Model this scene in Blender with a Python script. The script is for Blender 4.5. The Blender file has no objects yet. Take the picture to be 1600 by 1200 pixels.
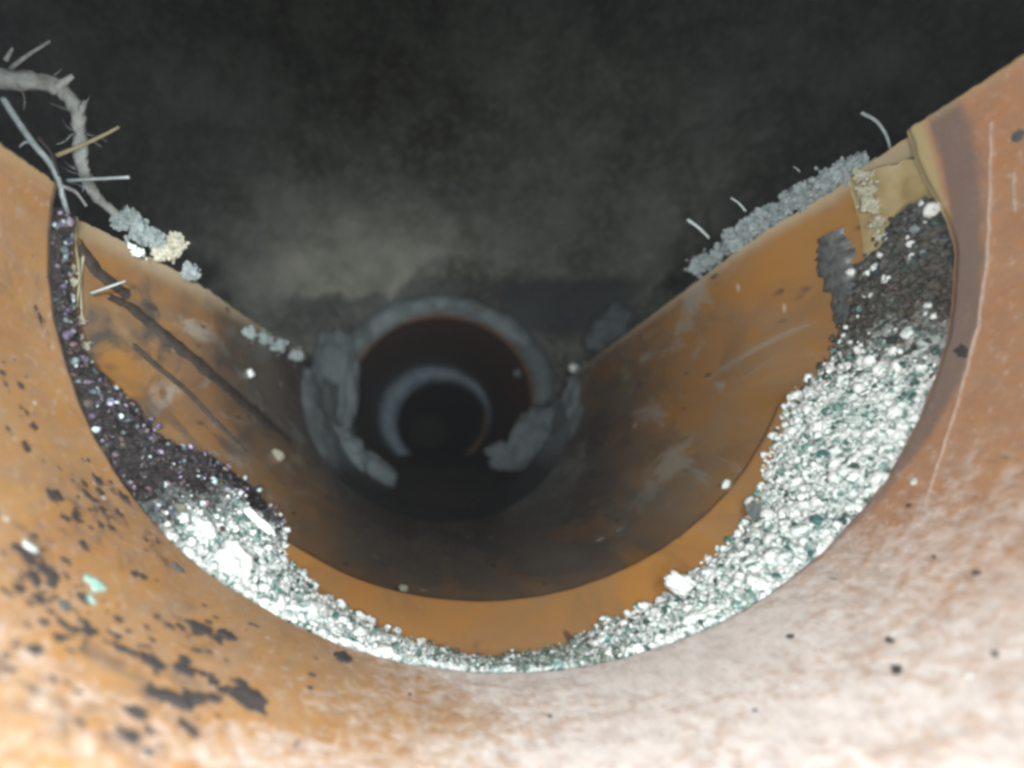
import bpy, math, random
import numpy as np
from mathutils import Vector, noise, Matrix

random.seed(7)
rng = np.random.default_rng(7)
S = bpy.context.scene
COL = S.collection

# ------------------------------------------------------------------ camera
cam_d = bpy.data.cameras.new('camera')
cam = bpy.data.objects.new('camera', cam_d)
COL.objects.link(cam)
cam.rotation_euler = (math.radians(90), 0, 0)
cam_d.sensor_width = 36.0
cam_d.lens = 18.0
cam_d.shift_x = (800 - 663) / 1600.0
cam_d.shift_y = -(600 - 687) / 1600.0
cam_d.clip_start = 0.002
cam_d.clip_end = 50
cam_d.dof.use_dof = True
cam_d.dof.focus_distance = 0.105
cam_d.dof.aperture_fstop = 10.0
S.camera = cam

# ------------------------------------------------------------------ world: closed underground chamber, night sky far above
W = bpy.data.worlds.new('World')
S.world = W
W.use_nodes = True
nt = W.node_tree
sky = nt.nodes.new('ShaderNodeTexSky')
sky.sky_type = 'NISHITA'
sky.sun_disc = False
sky.sun_elevation = math.radians(2)
bg = nt.nodes['Background']
bg.inputs['Strength'].default_value = 0.004
nt.links.new(sky.outputs[0], bg.inputs[0])

# ------------------------------------------------------------------ the inspection camera's own lamps (a ring of white LEDs round the lens)
LAMP = 1.0
def led(name, loc, power, size_deg, blend, aim=(0.01, 0.4, 0.0), col=(0.93, 0.99, 1.0)):
    d = bpy.data.lights.new(name, 'SPOT')
    d.energy = power * LAMP
    d.spot_size = math.radians(size_deg)
    d.spot_blend = blend
    d.shadow_soft_size = 0.0022
    d.color = col
    o = bpy.data.objects.new(name, d)
    o.location = loc
    v = Vector(aim) - Vector(loc)
    o.rotation_euler = v.to_track_quat('-Z', 'Y').to_euler()
    COL.objects.link(o)
for k in range(6):
    a = math.radians(30 + 60 * k)
    led('led_lamp', (0.015 * math.cos(a), -0.004, 0.015 * math.sin(a)), 0.128, 165, 0.9)
led('led_lamp', (-0.011, -0.003, 0.008), 1.45, 50, 1.0, aim=(-0.07, 0.42, 0.055))
led('led_lamp', (0.011, -0.003, 0.008), 0.60, 70, 1.0, aim=(0.07, 0.42, 0.08))

S.view_settings.view_transform = 'Standard'
S.view_settings.look = 'None'
S.view_settings.exposure = 0
S.view_settings.gamma = 1
S.view_settings.use_curve_mapping = False
S.render.engine = 'CYCLES'
S.cycles.filter_width = 3.2
S.cycles.max_bounces = 4
S.cycles.use_denoising = True
S.cycles.sample_clamp_indirect = 4.0

# ------------------------------------------------------------------ geometry of the pipe run (metres)
F = 800.0; VX, VY = 663.0, 687.0
CX, CZ = 0.0131, 0.0307          # pipe axis
A, B = 0.0750, 0.0691            # half width, half height (slightly squashed)
D = 0.0857                       # end of the near pipe

def P(px, py, Y):
    return Vector(((px - VX) / F * Y, Y, -(py - VY) / F * Y))
def surf(Y, phi, s=1.0):
    return Vector((CX + s * A * math.sin(phi), Y, CZ - s * B * math.cos(phi)))
def sstep(a, b, x):
    t = min(1, max(0, (x - a) / (b - a)))
    return t * t * (3 - 2 * t)
def s_chan(Y, phi=0.0):          # socket, shoulder, lip, channel; the lip dies out up the sides
    k = sstep(80, 62, math.degrees(phi)) * sstep(-66, -50, math.degrees(phi))
    if Y < 0.100: return 1.064
    if k < 0.001: return 1.064 - 0.066 * sstep(0.096, 0.150, Y)
    soft = 1.064 - 0.066 * sstep(0.096, 0.150, Y)
    return soft + (lip_profile(Y, k) - soft) * sstep(0.0, 0.6, k)
def lip_profile(Y, k):
    if Y < 0.1205: return 1.064 + (0.998 - 0.006 * k - 1.064) * ((Y - 0.100) / 0.0205)
    e = 0.998 - 0.006 * k
    if Y < 0.1225: return e + 0.018 * k * (Y - 0.1205) / 0.002
    return e + 0.018 * k * (1 - 0.55 * sstep(0.1225, 0.2, Y))
def hit(px, py, sf=s_chan, lo=0.05, hi=0.6):
    dx, dy = (px - VX) / F, -(py - VY) / F
    prev = None
    for i in range(2000):
        Y = lo + (hi - lo) * i / 2000
        q = math.hypot((dx * Y - CX) / A, (dy * Y - CZ) / B) - sf(Y, math.atan2((dx * Y - CX) / A, -(dy * Y - CZ) / B))
        if q > 0 and prev is not None and prev <= 0:
            break
        prev = q
    phi = math.atan2((dx * Y - CX) / A, -(dy * Y - CZ) / B)
    return Y, phi
R = math.radians
def nz(x, y=0, z=0, oct=4):
    return noise.fractal(Vector((x, y, z)), 0.9, 2.1, oct)

# ------------------------------------------------------------------ materials
def mat(name):
    m = bpy.data.materials.new(name)
    m.use_nodes = True
    return m, m.node_tree, m.node_tree.nodes['Principled BSDF']
class G:
    """small node helper"""
    def __init__(s, nt): s.nt = nt
    def n(s, t, **k):
        o = s.nt.nodes.new(t)
        for a, b in k.items(): setattr(o, a, b)
        return o
    def l(s, a, b): s.nt.links.new(a, b)
    def coord(s, kind='UV', scale=(1, 1, 1), loc=(0, 0, 0)):
        c = s.n('ShaderNodeTexCoord'); m = s.n('ShaderNodeMapping')
        m.inputs['Scale'].default_value = scale; m.inputs['Location'].default_value = loc
        s.l(c.outputs[kind], m.inputs[0]); return m.outputs[0]
    def noise(s, vec, scale, detail=5, rough=0.6, dist=0.0):
        t = s.n('ShaderNodeTexNoise')
        t.inputs['Scale'].default_value = scale; t.inputs['Detail'].default_value = detail
        t.inputs['Roughness'].default_value = rough; t.inputs['Distortion'].default_value = dist
        s.l(vec, t.inputs['Vector']); return t.outputs['Fac']
    def voro(s, vec, scale, rnd=1.0):
        t = s.n('ShaderNodeTexVoronoi'); t.inputs['Scale'].default_value = scale
        t.inputs['Randomness'].default_value = rnd
        s.l(vec, t.inputs['Vector']); return t
    def ramp(s, fac, stops):
        r = s.n('ShaderNodeValToRGB')
        e = r.color_ramp.elements
        while len(e) < len(stops): e.new(0.5)
        for i, (p, c) in enumerate(stops):
            e[i].position = p
            e[i].color = (c, c, c, 1) if not isinstance(c, tuple) else (*c, 1)
        s.l(fac, r.inputs[0]); return r.outputs[0]
    def mix(s, fac, a, b, mode='MIX'):
        m = s.n('ShaderNodeMix', data_type='RGBA', blend_type=mode)
        for i, v in ((0, fac), (6, a), (7, b)):
            if isinstance(v, (int, float)): m.inputs[i].default_value = v
            elif isinstance(v, tuple): m.inputs[i].default_value = (*v, 1)
            else: s.l(v, m.inputs[i])
        return m.outputs[2]
    def math(s, op, a, b=None, clamp=False):
        m = s.n('ShaderNodeMath', operation=op, use_clamp=clamp)
        for i, v in ((0, a), (1, b)):
            if v is None: continue
            if isinstance(v, (int, float)): m.inputs[i].default_value = v
            else: s.l(v, m.inputs[i])
        return m.outputs[0]
    def attr(s, name):
        a = s.n('ShaderNodeAttribute'); a.attribute_name = name; return a.outputs['Color'], a.outputs['Fac']
    def bump(s, h, bsdf, strength=0.4, dist=0.0005):
        b = s.n('ShaderNodeBump'); b.inputs['Strength'].default_value = strength
        b.inputs['Distance'].default_value = dist
        s.l(h, b.inputs['Height']); s.l(b.outputs[0], bsdf.inputs['Normal'])

def pvc_near():
    m, nt, b = mat('orange_pvc_with_scale'); g = G(nt)
    uv = g.coord('UV')                                   # u along the girth, v along the axis, metres
    st = g.coord('UV', scale=(0.35, 1.0, 1))             # drawn out round the girth
    lg = g.coord('UV', scale=(1.0, 0.4, 1))              # drawn out along the axis
    big = g.noise(uv, 30, 6, 0.6, 0.3)
    base = g.mix(g.ramp(big, [(0.3, 0.0), (0.7, 1.0)]), (0.42, 0.200, 0.062), (0.45, 0.255, 0.100))
    base = g.mix(g.math('MULTIPLY', g.ramp(g.noise(lg, 160, 6, 0.7), [(0.5, 0.0), (0.68, 1.0)]), 0.35), base, (0.27, 0.155, 0.10))
    pinkf = g.attr('pink')[1]
    base = g.mix(g.math('MULTIPLY', pinkf, 0.55), base, (0.48, 0.235, 0.145))
    # chalky scale
    sc = g.attr('scale_film')[1]
    n1 = g.noise(st, 75, 10, 0.72, 0.4); n2 = g.noise(uv, 480, 6, 0.7)
    f = g.math('ADD', g.math('MULTIPLY', g.math('SUBTRACT', n1, 0.5), 2.5), g.math('MULTIPLY', g.math('SUBTRACT', n2, 0.5), 2.4))
    f = g.math('ADD', f, g.math('SUBTRACT', g.math('MULTIPLY', sc, 2.0), 0.95), True)
    col = g.mix(f, base, g.mix(n2, (0.70, 0.56, 0.50), (0.84, 0.80, 0.77)))
    # light haze of scale everywhere
    haze = g.math('MULTIPLY', g.ramp(g.noise(lg, 210, 8, 0.75, 0.5), [(0.42, 0.0), (0.66, 1.0)]), 0.28)
    col = g.mix(haze, col, (0.47, 0.37, 0.30))
    gm = g.noise(g.coord('UV', scale=(1.0, 0.6, 1), loc=(5, 3, 0)), 340, 7, 0.8, 0.3)
    col = g.mix(g.math('MULTIPLY', g.ramp(gm, [(0.45, 0.0), (0.62, 1.0)]), 0.32), col, (0.25, 0.19, 0.17))
    gm2 = g.noise(g.coord('UV', scale=(0.8, 1.0, 1), loc=(1, 8, 0)), 700, 4, 0.7)
    col = g.mix(g.math('MULTIPLY', g.ramp(gm2, [(0.56, 0.0), (0.70, 1.0)]), 0.5), col, (0.60, 0.52, 0.46))
    # brown smears
    br = g.math('MULTIPLY', g.ramp(g.noise(st, 120, 6, 0.65, 0.8), [(0.56, 0.0), (0.72, 1.0)]), 0.30)
    col = g.mix(br, col, (0.30, 0.16, 0.10))
    mf = g.noise(g.coord('UV', scale=(0.6, 1.0, 1), loc=(6, 6, 0)), 230, 6, 0.75, 0.6)
    col = g.mix(g.math('MULTIPLY', g.ramp(mf, [(0.50, 0.0), (0.62, 1.0)]), g.math('MULTIPLY', g.attr('mud')[1], 0.75)), col, (0.13, 0.10, 0.085))
    # purple grey band at the pipe's end
    pf = g.attr('end_band')[1]
    col = g.mix(pf, col, g.mix(n1, (0.10, 0.085, 0.085), (0.22, 0.185, 0.175)))
    # sawn edge / pale end
    ef = g.attr('edge')[1]
    col = g.mix(ef, col, (0.46, 0.37, 0.20))
    # tiny dark and pale specks
    sp = g.ramp(g.voro(lg, 260).outputs['Distance'], [(0.06, 1.0), (0.13, 0.0)])
    gate = g.ramp(g.noise(uv, 60, 2, 0.5), [(0.52, 0.0), (0.6, 1.0)])
    col = g.mix(g.math('MULTIPLY', g.math('MULTIPLY', sp, gate), 0.7), col, (0.07, 0.055, 0.05))
    sp2 = g.ramp(g.voro(g.coord('UV', loc=(3, 5, 0)), 190).outputs['Distance'], [(0.05, 1.0), (0.10, 0.0)])
    gate2 = g.ramp(g.noise(g.coord('UV', loc=(2, 1, 0)), 50, 2, 0.5), [(0.53, 0.0), (0.6, 1.0)])
    col = g.mix(g.math('MULTIPLY', sp2, gate2), col, (0.75, 0.72, 0.66))
    # long scratches
    scr = g.noise(g.coord('UV', scale=(1.0, 0.03, 1)), 900, 3, 0.5)
    scf = g.math('MULTIPLY', g.ramp(scr, [(0.68, 0.0), (0.74, 1.0)]), 0.30)
    col = g.mix(scf, col, (0.72, 0.62, 0.56))
    g.l(col, b.inputs['Base Color'])
    rr = g.math('ADD', g.math('MULTIPLY', n1, 0.35), 0.28)
    g.l(rr, b.inputs['Roughness'])
    b.inputs['Specular IOR Level'].default_value = 0.35
    h = g.math('ADD', g.math('MULTIPLY', f, 0.5), g.math('ADD', n2, g.math('MULTIPLY', scr, 0.3)))
    g.bump(h, b, 0.45, 0.0003)
    return m

def pvc_far():
    m, nt, b = mat('orange_pvc_stained'); g = G(nt)
    uv = g.coord('UV'); lg = g.coord('UV', scale=(1.0, 0.35, 1)); gl = g.coord('UV', scale=(0.4, 1.0, 1))
    big = g.noise(uv, 22, 5, 0.55, 0.4)
    base = g.mix(g.ramp(big, [(0.3, 0.0), (0.7, 1.0)]), (0.38, 0.172, 0.038), (0.33, 0.175, 0.060))
    base = g.mix(g.attr('lit_strip')[1], base, (0.50, 0.235, 0.065))  # shoulder strip facing the lamps, its extra light put into the base colour
    # grey brown slime film
    dirt = g.attr('dirt')[1]
    n1 = g.noise(lg, 60, 8, 0.65, 0.6)
    f = g.math('ADD', g.math('MULTIPLY', g.math('SUBTRACT', n1, 0.5), 2.4), dirt, True)
    col = g.mix(f, base, g.mix(n1, (0.062, 0.049, 0.041), (0.155, 0.120, 0.098)))
    # pale dried smears
    n2 = g.noise(g.coord('UV', scale=(0.7, 0.3, 1), loc=(1, 4, 0)), 75, 7, 0.7, 0.8)
    smear = g.math('MULTIPLY', g.ramp(n2, [(0.55, 0.0), (0.62, 1.0)]), g.attr('smear')[1])
    col = g.mix(smear, col, (0.36, 0.33, 0.28))
    # grey brown film and darker mud patches of their own shape
    n5 = g.noise(g.coord('UV', scale=(0.6, 0.5, 1), loc=(7, 2, 0)), 90, 6, 0.6, 1.0)
    col = g.mix(g.math('MULTIPLY', g.ramp(n5, [(0.50, 0.0), (0.62, 1.0)]), g.attr('mud')[1]), col, (0.075, 0.065, 0.055))
    n6 = g.noise(g.coord('UV', scale=(0.8, 0.4, 1), loc=(4, 9, 0)), 45, 5, 0.6, 0.5)
    col = g.mix(g.math('MULTIPLY', g.ramp(n6, [(0.42, 0.0), (0.65, 1.0)]), 0.45), col, (0.22, 0.19, 0.155))
    ef = g.attr('edge')[1]
    col = g.mix(ef, col, g.mix(n1, (0.50, 0.42, 0.26), (0.42, 0.36, 0.27)))
    gf = g.attr('end_band')[1]
    col = g.mix(gf, col, (0.035, 0.028, 0.026))
    sp = g.ramp(g.voro(lg, 170).outputs['Distance'], [(0.08, 1.0), (0.17, 0.0)])
    gate = g.ramp(g.noise(uv, 50, 2, 0.5), [(0.42, 0.0), (0.50, 1.0)])
    col = g.mix(g.math('MULTIPLY', g.math('MULTIPLY', sp, gate), 0.75), col, (0.06, 0.045, 0.04))
    sp2 = g.ramp(g.voro(g.coord('UV', loc=(3, 5, 0), scale=(0.5, 1, 1)), 140).outputs['Distance'], [(0.07, 1.0), (0.15, 0.0)])
    gate2 = g.ramp(g.noise(g.coord('UV', loc=(2, 1, 0)), 40, 2, 0.5), [(0.52, 0.0), (0.58, 1.0)])
    col = g.mix(g.math('MULTIPLY', sp2, gate2), col, (0.62, 0.60, 0.54))
    g.l(col, b.inputs['Base Color'])
    g.l(g.math('SUBTRACT', g.math('ADD', g.math('MULTIPLY', n1, 0.4), 0.24), g.math('MULTIPLY', f, 0.18)), b.inputs['Roughness'])
    b.inputs['Specular IOR Level'].default_value = 0.4
    g.bump(g.math('ADD', n1, g.math('MULTIPLY', n2, 0.6)), b, 0.4, 0.0005)
    return m

def concrete(name, c1, c2, c3, sc=14.0, rough=0.75, bump=0.6, dist=0.002):
    m, nt, b = mat(name); g = G(nt)
    ob = g.coord('Object')
    n1 = g.noise(ob, sc, 8, 0.62, 0.5); n2 = g.noise(ob, sc * 9, 6, 0.7)
    col = g.mix(g.ramp(n1, [(0.38, 0.0), (0.62, 1.0)]), c1, c2)
    n3 = g.noise(g.coord('Object', loc=(2, 3, 1), scale=(1, 1, 0.45)), sc * 0.9, 7, 0.7, 0.8)
    col = g.mix(g.ramp(n3, [(0.48, 0.0), (0.62, 1.0)]), col, c3)
    col = g.mix(g.math('MULTIPLY', g.ramp(n2, [(0.48, 0.0), (0.66, 1.0)]), 0.6), col, (c2[0]*1.4, c2[1]*1.4, c2[2]*1.4))
    col = g.mix(g.math('MULTIPLY', g.attr('pale')[1], 0.85, True), col, (0.46, 0.45, 0.37))
    col = g.mix(g.math('MULTIPLY', g.attr('pale')[1], -1.0, True), col, (0.055, 0.06, 0.065))  # negative values: recess shade painted onto the wall
    g.l(col, b.inputs['Base Color'])
    b.inputs['Roughness'].default_value = rough
    g.bump(g.math('ADD', n1, g.math('MULTIPLY', n2, 0.35)), b, bump, dist)
    return m

def vcol(name, rough=0.4, spec=0.5, bump=None, sc=1500):
    m, nt, b = mat(name); g = G(nt)
    c, f = g.attr('tint')
    ob = g.coord('Object')
    n = g.noise(ob, sc, 4, 0.6)
    col = g.mix(g.ramp(n, [(0.3, 0.55), (0.7, 1.0)]), (0, 0, 0), c)
    g.l(col, b.inputs['Base Color'])
    b.inputs['Roughness'].default_value = rough
    b.inputs['Specular IOR Level'].default_value = spec
    if bump: g.bump(n, b, bump, 0.0004)
    return m

def plain(name, c1, c2, sc=600, rough=0.6, spec=0.4, bump=0.4):
    m, nt, b = mat(name); g = G(nt)
    n = g.noise(g.coord('Object'), sc, 5, 0.65)
    g.l(g.mix(g.ramp(n, [(0.3, 0.0), (0.7, 1.0)]), c1, c2), b.inputs['Base Color'])
    b.inputs['Roughness'].default_value = rough
    b.inputs['Specular IOR Level'].default_value = spec
    g.bump(n, b, bump, 0.0004)
    return m

M_NEAR = pvc_near()
M_FAR = pvc_far()
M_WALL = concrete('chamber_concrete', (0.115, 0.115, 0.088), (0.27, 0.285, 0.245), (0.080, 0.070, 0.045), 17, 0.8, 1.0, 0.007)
M_BENCH = concrete('bench_mortar', (0.18, 0.21, 0.22), (0.28, 0.32, 0.33), (0.11, 0.12, 0.125), 55, 0.7, 0.7, 0.002)
M_COLLAR = concrete('collar_mortar', (0.15, 0.18, 0.185), (0.25, 0.285, 0.29), (0.10, 0.11, 0.11), 45, 0.65, 0.6, 0.0015)
M_SLUDGE = plain('black_sludge', (0.035, 0.032, 0.032), (0.12, 0.105, 0.10), 700, 0.55, 0.3)
M_SEAM = plain('dark_seam_and_silt', (0.028, 0.022, 0.018), (0.07, 0.055, 0.045), 300, 0.6, 0.3)
def gritmat():
    m, nt, b = mat('wet_grit'); g = G(nt)
    c, f = g.attr('tint'); ob = g.coord('Object')
    n1 = g.noise(ob, 850, 5, 0.7, 0.8); n2 = g.noise(g.coord('Object', loc=(3, 1, 2)), 520, 4, 0.65, 1.2)
    lum = g.ramp(c, [(0.35, 0.0), (0.6, 1.0)])
    t = g.mix(g.ramp(n2, [(0.54, 0.0), (0.62, 1.0)]), c, (0.10, 0.24, 0.22))  # teal and dark shade between grains put into their colour
    t = g.mix(g.ramp(n1, [(0.60, 0.0), (0.67, 1.0)]), t, (0.05, 0.07, 0.07))
    d = g.mix(g.ramp(n1, [(0.3, 0.5), (0.7, 1.0)]), (0, 0, 0), c)
    g.l(g.mix(lum, d, t), b.inputs['Base Color'])
    b.inputs['Roughness'].default_value = 0.13
    b.inputs['Specular IOR Level'].default_value = 0.9
    g.bump(g.math('ADD', n1, n2), b, 0.8, 0.0006)
    return m
M_GRIT = gritmat()
def bedmat():
    m, nt, b = mat('grit_bed'); g = G(nt)
    c, f = g.attr('tint'); ob = g.coord('Object')
    n1 = g.noise(ob, 700, 6, 0.7, 0.6); n2 = g.noise(g.coord('Object', loc=(3, 1, 2)), 420, 4, 0.6, 1.0)
    w = g.attr('white')[1]
    # whitish granules, the shade between them painted teal and near black
    c2 = g.mix(g.ramp(n1, [(0.43, 0.0), (0.52, 1.0)]), (0.14, 0.29, 0.26), (0.92, 0.93, 0.90))
    c2 = g.mix(g.ramp(n2, [(0.60, 0.0), (0.66, 1.0)]), c2, (0.05, 0.085, 0.08))
    c1 = g.mix(g.ramp(n1, [(0.35, 0.4), (0.65, 1.0)]), (0, 0, 0), c)
    c1 = g.mix(g.ramp(n2, [(0.64, 0.0), (0.70, 1.0)]), c1, (0.30, 0.28, 0.27))
    g.l(g.mix(w, c1, c2), b.inputs['Base Color'])
    g.l(g.math('ADD', g.math('MULTIPLY', w, 0.22), 0.16), b.inputs['Roughness'])
    b.inputs['Specular IOR Level'].default_value = 0.7
    g.bump(g.math('ADD', n1, n2), b, 1.0, 0.0009)
    return m
M_BED = bedmat()
M_ROOT = plain('root_bark', (0.12, 0.12, 0.105), (0.34, 0.36, 0.35), 420, 0.7, 0.3, 0.9)
M_FIBRE = plain('pale_fibre', (0.22, 0.26, 0.26), (0.42, 0.46, 0.47), 500, 0.5, 0.4)
M_TWIG = plain('brown_fibre', (0.22, 0.19, 0.10), (0.34, 0.30, 0.18), 500, 0.6, 0.3)
M_CRUMB = plain('grey_mortar_crumb', (0.15, 0.18, 0.18), (0.36, 0.41, 0.41), 420, 0.75, 0.3, 1.0)
M_CRUMB_Y = plain('cream_mortar_crumb', (0.30, 0.28, 0.20), (0.54, 0.53, 0.43), 420, 0.75, 0.3, 1.0)
M_WHITE = plain('white_scale_flake', (0.62, 0.70, 0.66), (0.85, 0.88, 0.84), 600, 0.5, 0.5)
M_TEAL = plain('green_white_flake', (0.18, 0.42, 0.36), (0.62, 0.80, 0.72), 900, 0.4, 0.5)
M_HOLE = plain('dirty_outlet_pvc', (0.11, 0.055, 0.032), (0.19, 0.10, 0.055), 60, 0.5, 0.3)
M_LIP = concrete('outlet_joint', (0.17, 0.215, 0.26), (0.27, 0.33, 0.39), (0.09, 0.105, 0.12), 60, 0.5, 0.4, 0.001)

# ------------------------------------------------------------------ object helpers
def link(name, me, m=None, parent=None, smooth=True):
    o = bpy.data.objects.new(name, me); COL.objects.link(o)
    if m: me.materials.append(m)
    if smooth:
        me.polygons.foreach_set('use_smooth', [True] * len(me.polygons))
    if parent: o.parent = parent
    return o
def tag(o, label=None, cat=None, group=None, kind=None):
    if label: o['label'] = label
    if cat: o['category'] = cat
    if group: o['group'] = group
    if kind: o['kind'] = kind
    return o
def empty(name, loc, label, cat, group=None):
    o = bpy.data.objects.new(name, None); COL.objects.link(o); o.location = loc
    o.empty_display_size = 0.01
    tag(o, label, cat, group)
    bpy.context.view_layer.update()
    return o
def adopt(o, root):
    """geometry is written in world metres; shift it under the root's base"""
    o.parent = root
    o.location = -Vector(root.location)
    return o

def shell(name, nu, nv, fin, fout, m, attrs=None, uv=None):
    """solid made of an inner and an outer grid, closed along the four borders. fin/fout(i, j) -> point"""
    V = []; AT = {k: [] for k in (attrs or {})}; UV = []
    for layer, f in enumerate((fin, fout)):
        for i in range(nu + 1):
            for j in range(nv + 1):
                V.append(tuple(f(i / nu, j / nv)))
                for k, fn in (attrs or {}).items(): AT[k].append(fn(i / nu, j / nv, layer))
                UV.append(uv(i / nu, j / nv) if uv else (i / nu, j / nv))
    n = (nu + 1) * (nv + 1)
    idx = lambda i, j, l=0: l * n + i * (nv + 1) + j
    Fc = []
    for i in range(nu):
        for j in range(nv):
            Fc.append((idx(i, j), idx(i, j+1), idx(i+1, j+1), idx(i+1, j)))
            Fc.append((idx(i, j, 1), idx(i+1, j, 1), idx(i+1, j+1, 1), idx(i, j+1, 1)))
    for i in range(nu):
        Fc.append((idx(i, 0), idx(i+1, 0), idx(i+1, 0, 1), idx(i, 0, 1)))
        Fc.append((idx(i, nv), idx(i, nv, 1), idx(i+1, nv, 1), idx(i+1, nv)))
    for j in range(nv):
        Fc.append((idx(0, j), idx(0, j, 1), idx(0, j+1, 1), idx(0, j+1)))
        Fc.append((idx(nu, j), idx(nu, j+1), idx(nu, j+1, 1), idx(nu, j, 1)))
    me = bpy.data.meshes.new(name); me.from_pydata(V, [], Fc)
    ul = me.uv_layers.new(name='UVMap')
    li = np.zeros(len(me.loops), dtype=np.int32); me.loops.foreach_get('vertex_index', li)
    ul.data.foreach_set('uv', np.array(UV, dtype=np.float32)[li].ravel())
    for k in AT:
        a = me.attributes.new(k, 'FLOAT', 'POINT'); a.data.foreach_set('value', np.array(AT[k], dtype=np.float32))
    me.update()
    o = link(name, me, m)
    # sharp borders
    try:
        me.set_sharp_from_angle(angle=math.radians(50))
    except Exception: pass
    return o

def tube(name, pts, rad, m, parent=None, sides=7, wob=0.15, sub=3):
    """tapered knobbly tube through points; rad = list or pair"""
    pts = [Vector(p) for p in pts]
    if not isinstance(rad, (list, tuple)): rad = [rad, rad]
    if len(rad) == 2 and len(pts) > 2:
        rad = [rad[0] + (rad[1] - rad[0]) * i / (len(pts) - 1) for i in range(len(pts))]
    Q = []; RR = []
    n = len(pts)
    for i in range(n - 1):
        p0, p1, p2, p3 = pts[max(0, i-1)], pts[i], pts[i+1], pts[min(n-1, i+2)]
        for k in range(sub):
            t = k / sub
            Q.append(0.5 * ((2*p1) + (p2-p0)*t + (2*p0-5*p1+4*p2-p3)*t*t + (3*p1-p0-3*p2+p3)*t**3))
            RR.append(rad[i] + (rad[i+1] - rad[i]) * t)
    Q.append(pts[-1]); RR.append(rad[-1])
    V = []; Fc = []
    for i, q in enumerate(Q):
        tan = (Q[min(i+1, len(Q)-1)] - Q[max(i-1, 0)]).normalized()
        up = Vector((0.13, 0.2, 1)) if abs(tan.z) < 0.9 else Vector((1, 0.1, 0))
        a = tan.cross(up).normalized(); b = tan.cross(a)
        for k in range(sides):
            th = 2 * math.pi * k / sides
            r = RR[i] * (1 + wob * random.uniform(-1, 1))
            V.append(tuple(q + a * r * math.cos(th) + b * r * math.sin(th)))
    for i in range(len(Q) - 1):
        for k in range(sides):
            k2 = (k + 1) % sides
            Fc.append((i*sides+k, i*sides+k2, (i+1)*sides+k2, (i+1)*sides+k))
    Fc.append(tuple(range(sides))[::-1]); Fc.append(tuple((len(Q)-1)*sides + k for k in range(sides)))
    me = bpy.data.meshes.new(name); me.from_pydata(V, [], Fc); me.update()
    return link(name, me, m, parent)

# unit icosphere arrays
def ico(sub):
    t = (1 + 5 ** 0.5) / 2
    v = [(-1,t,0),(1,t,0),(-1,-t,0),(1,-t,0),(0,-1,t),(0,1,t),(0,-1,-t),(0,1,-t),(t,0,-1),(t,0,1),(-t,0,-1),(-t,0,1)]
    f = [(0,11,5),(0,5,1),(0,1,7),(0,7,10),(0,10,11),(1,5,9),(5,11,4),(11,10,2),(10,7,6),(7,1,8),(3,9,4),(3,4,2),(3,2,6),(3,6,8),(3,8,9),(4,9,5),(2,4,11),(6,2,10),(8,6,7),(9,8,1)]
    v = [Vector(x).normalized() for x in v]
    for _ in range(sub):
        cache = {}; nf = []
        def mid(a, b):
            k = (min(a, b), max(a, b))
            if k not in cache:
                v.append(((v[a] + v[b]) / 2).normalized()); cache[k] = len(v) - 1
            return cache[k]
        for a, b, c in f:
            x, y, z = mid(a, b), mid(b, c), mid(c, a)
            nf += [(a, x, z), (b, y, x), (c, z, y), (x, y, z)]
        f = nf
    return np.array([tuple(x) for x in v]), np.array(f)
ICO0, ICO1, ICO2 = ico(0), ico(1), ico(2)

def grains(name, items, m, base=ICO1, jit=0.18):
    """items: (point, radius, colour, stretch) -> ONE mesh of many grains"""
    bv, bf = base; nb = len(bv)
    V = np.zeros((len(items) * nb, 3)); Fa = np.zeros((len(items) * len(bf), 3), dtype=np.int64); C = np.ones((len(items) * nb, 4))
    for i, (p, r, c, st) in enumerate(items):
        q = bv * (1 + jit * rng.uniform(-1, 1, (nb, 1)))
        q = q * (r * rng.uniform(1 - st, 1 + st, 3))
        a, b2, c2 = rng.uniform(0, 6.28, 3)
        Rm = np.array(Matrix.Rotation(a, 3, 'X') @ Matrix.Rotation(b2, 3, 'Y') @ Matrix.Rotation(c2, 3, 'Z'))
        V[i*nb:(i+1)*nb] = q @ Rm.T + np.array(p)
        Fa[i*len(bf):(i+1)*len(bf)] = bf + i * nb
        C[i*nb:(i+1)*nb, :3] = c
    me = bpy.data.meshes.new(name)
    me.from_pydata(V.tolist(), [], Fa.tolist())
    at = me.attributes.new('tint', 'FLOAT_COLOR', 'POINT'); at.data.foreach_set('color', C.astype(np.float32).ravel())
    me.update()
    return link(name, me, m)

def blob_mesh(name, m, base=ICO2, jit=0.25, seed=0, flat=(1, 1, 1)):
    bv, bf = base
    V = []
    for x in bv:
        k = 1 + jit * 1.6 * noise.noise(Vector((x[0]*1.7 + seed*7.1, x[1]*1.7, x[2]*1.7))) + jit * 0.8 * noise.noise(Vector((x[0]*4.3, x[1]*4.3 + seed*3.7, x[2]*4.3)))
        V.append((x[0]*k*flat[0], x[1]*k*flat[1], x[2]*k*flat[2]))
    me = bpy.data.meshes.new(name); me.from_pydata(V, [], bf.tolist()); me.update()
    me.materials.append(m)
    me.polygons.foreach_set('use_smooth', [True] * len(me.polygons))
    return me

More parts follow.
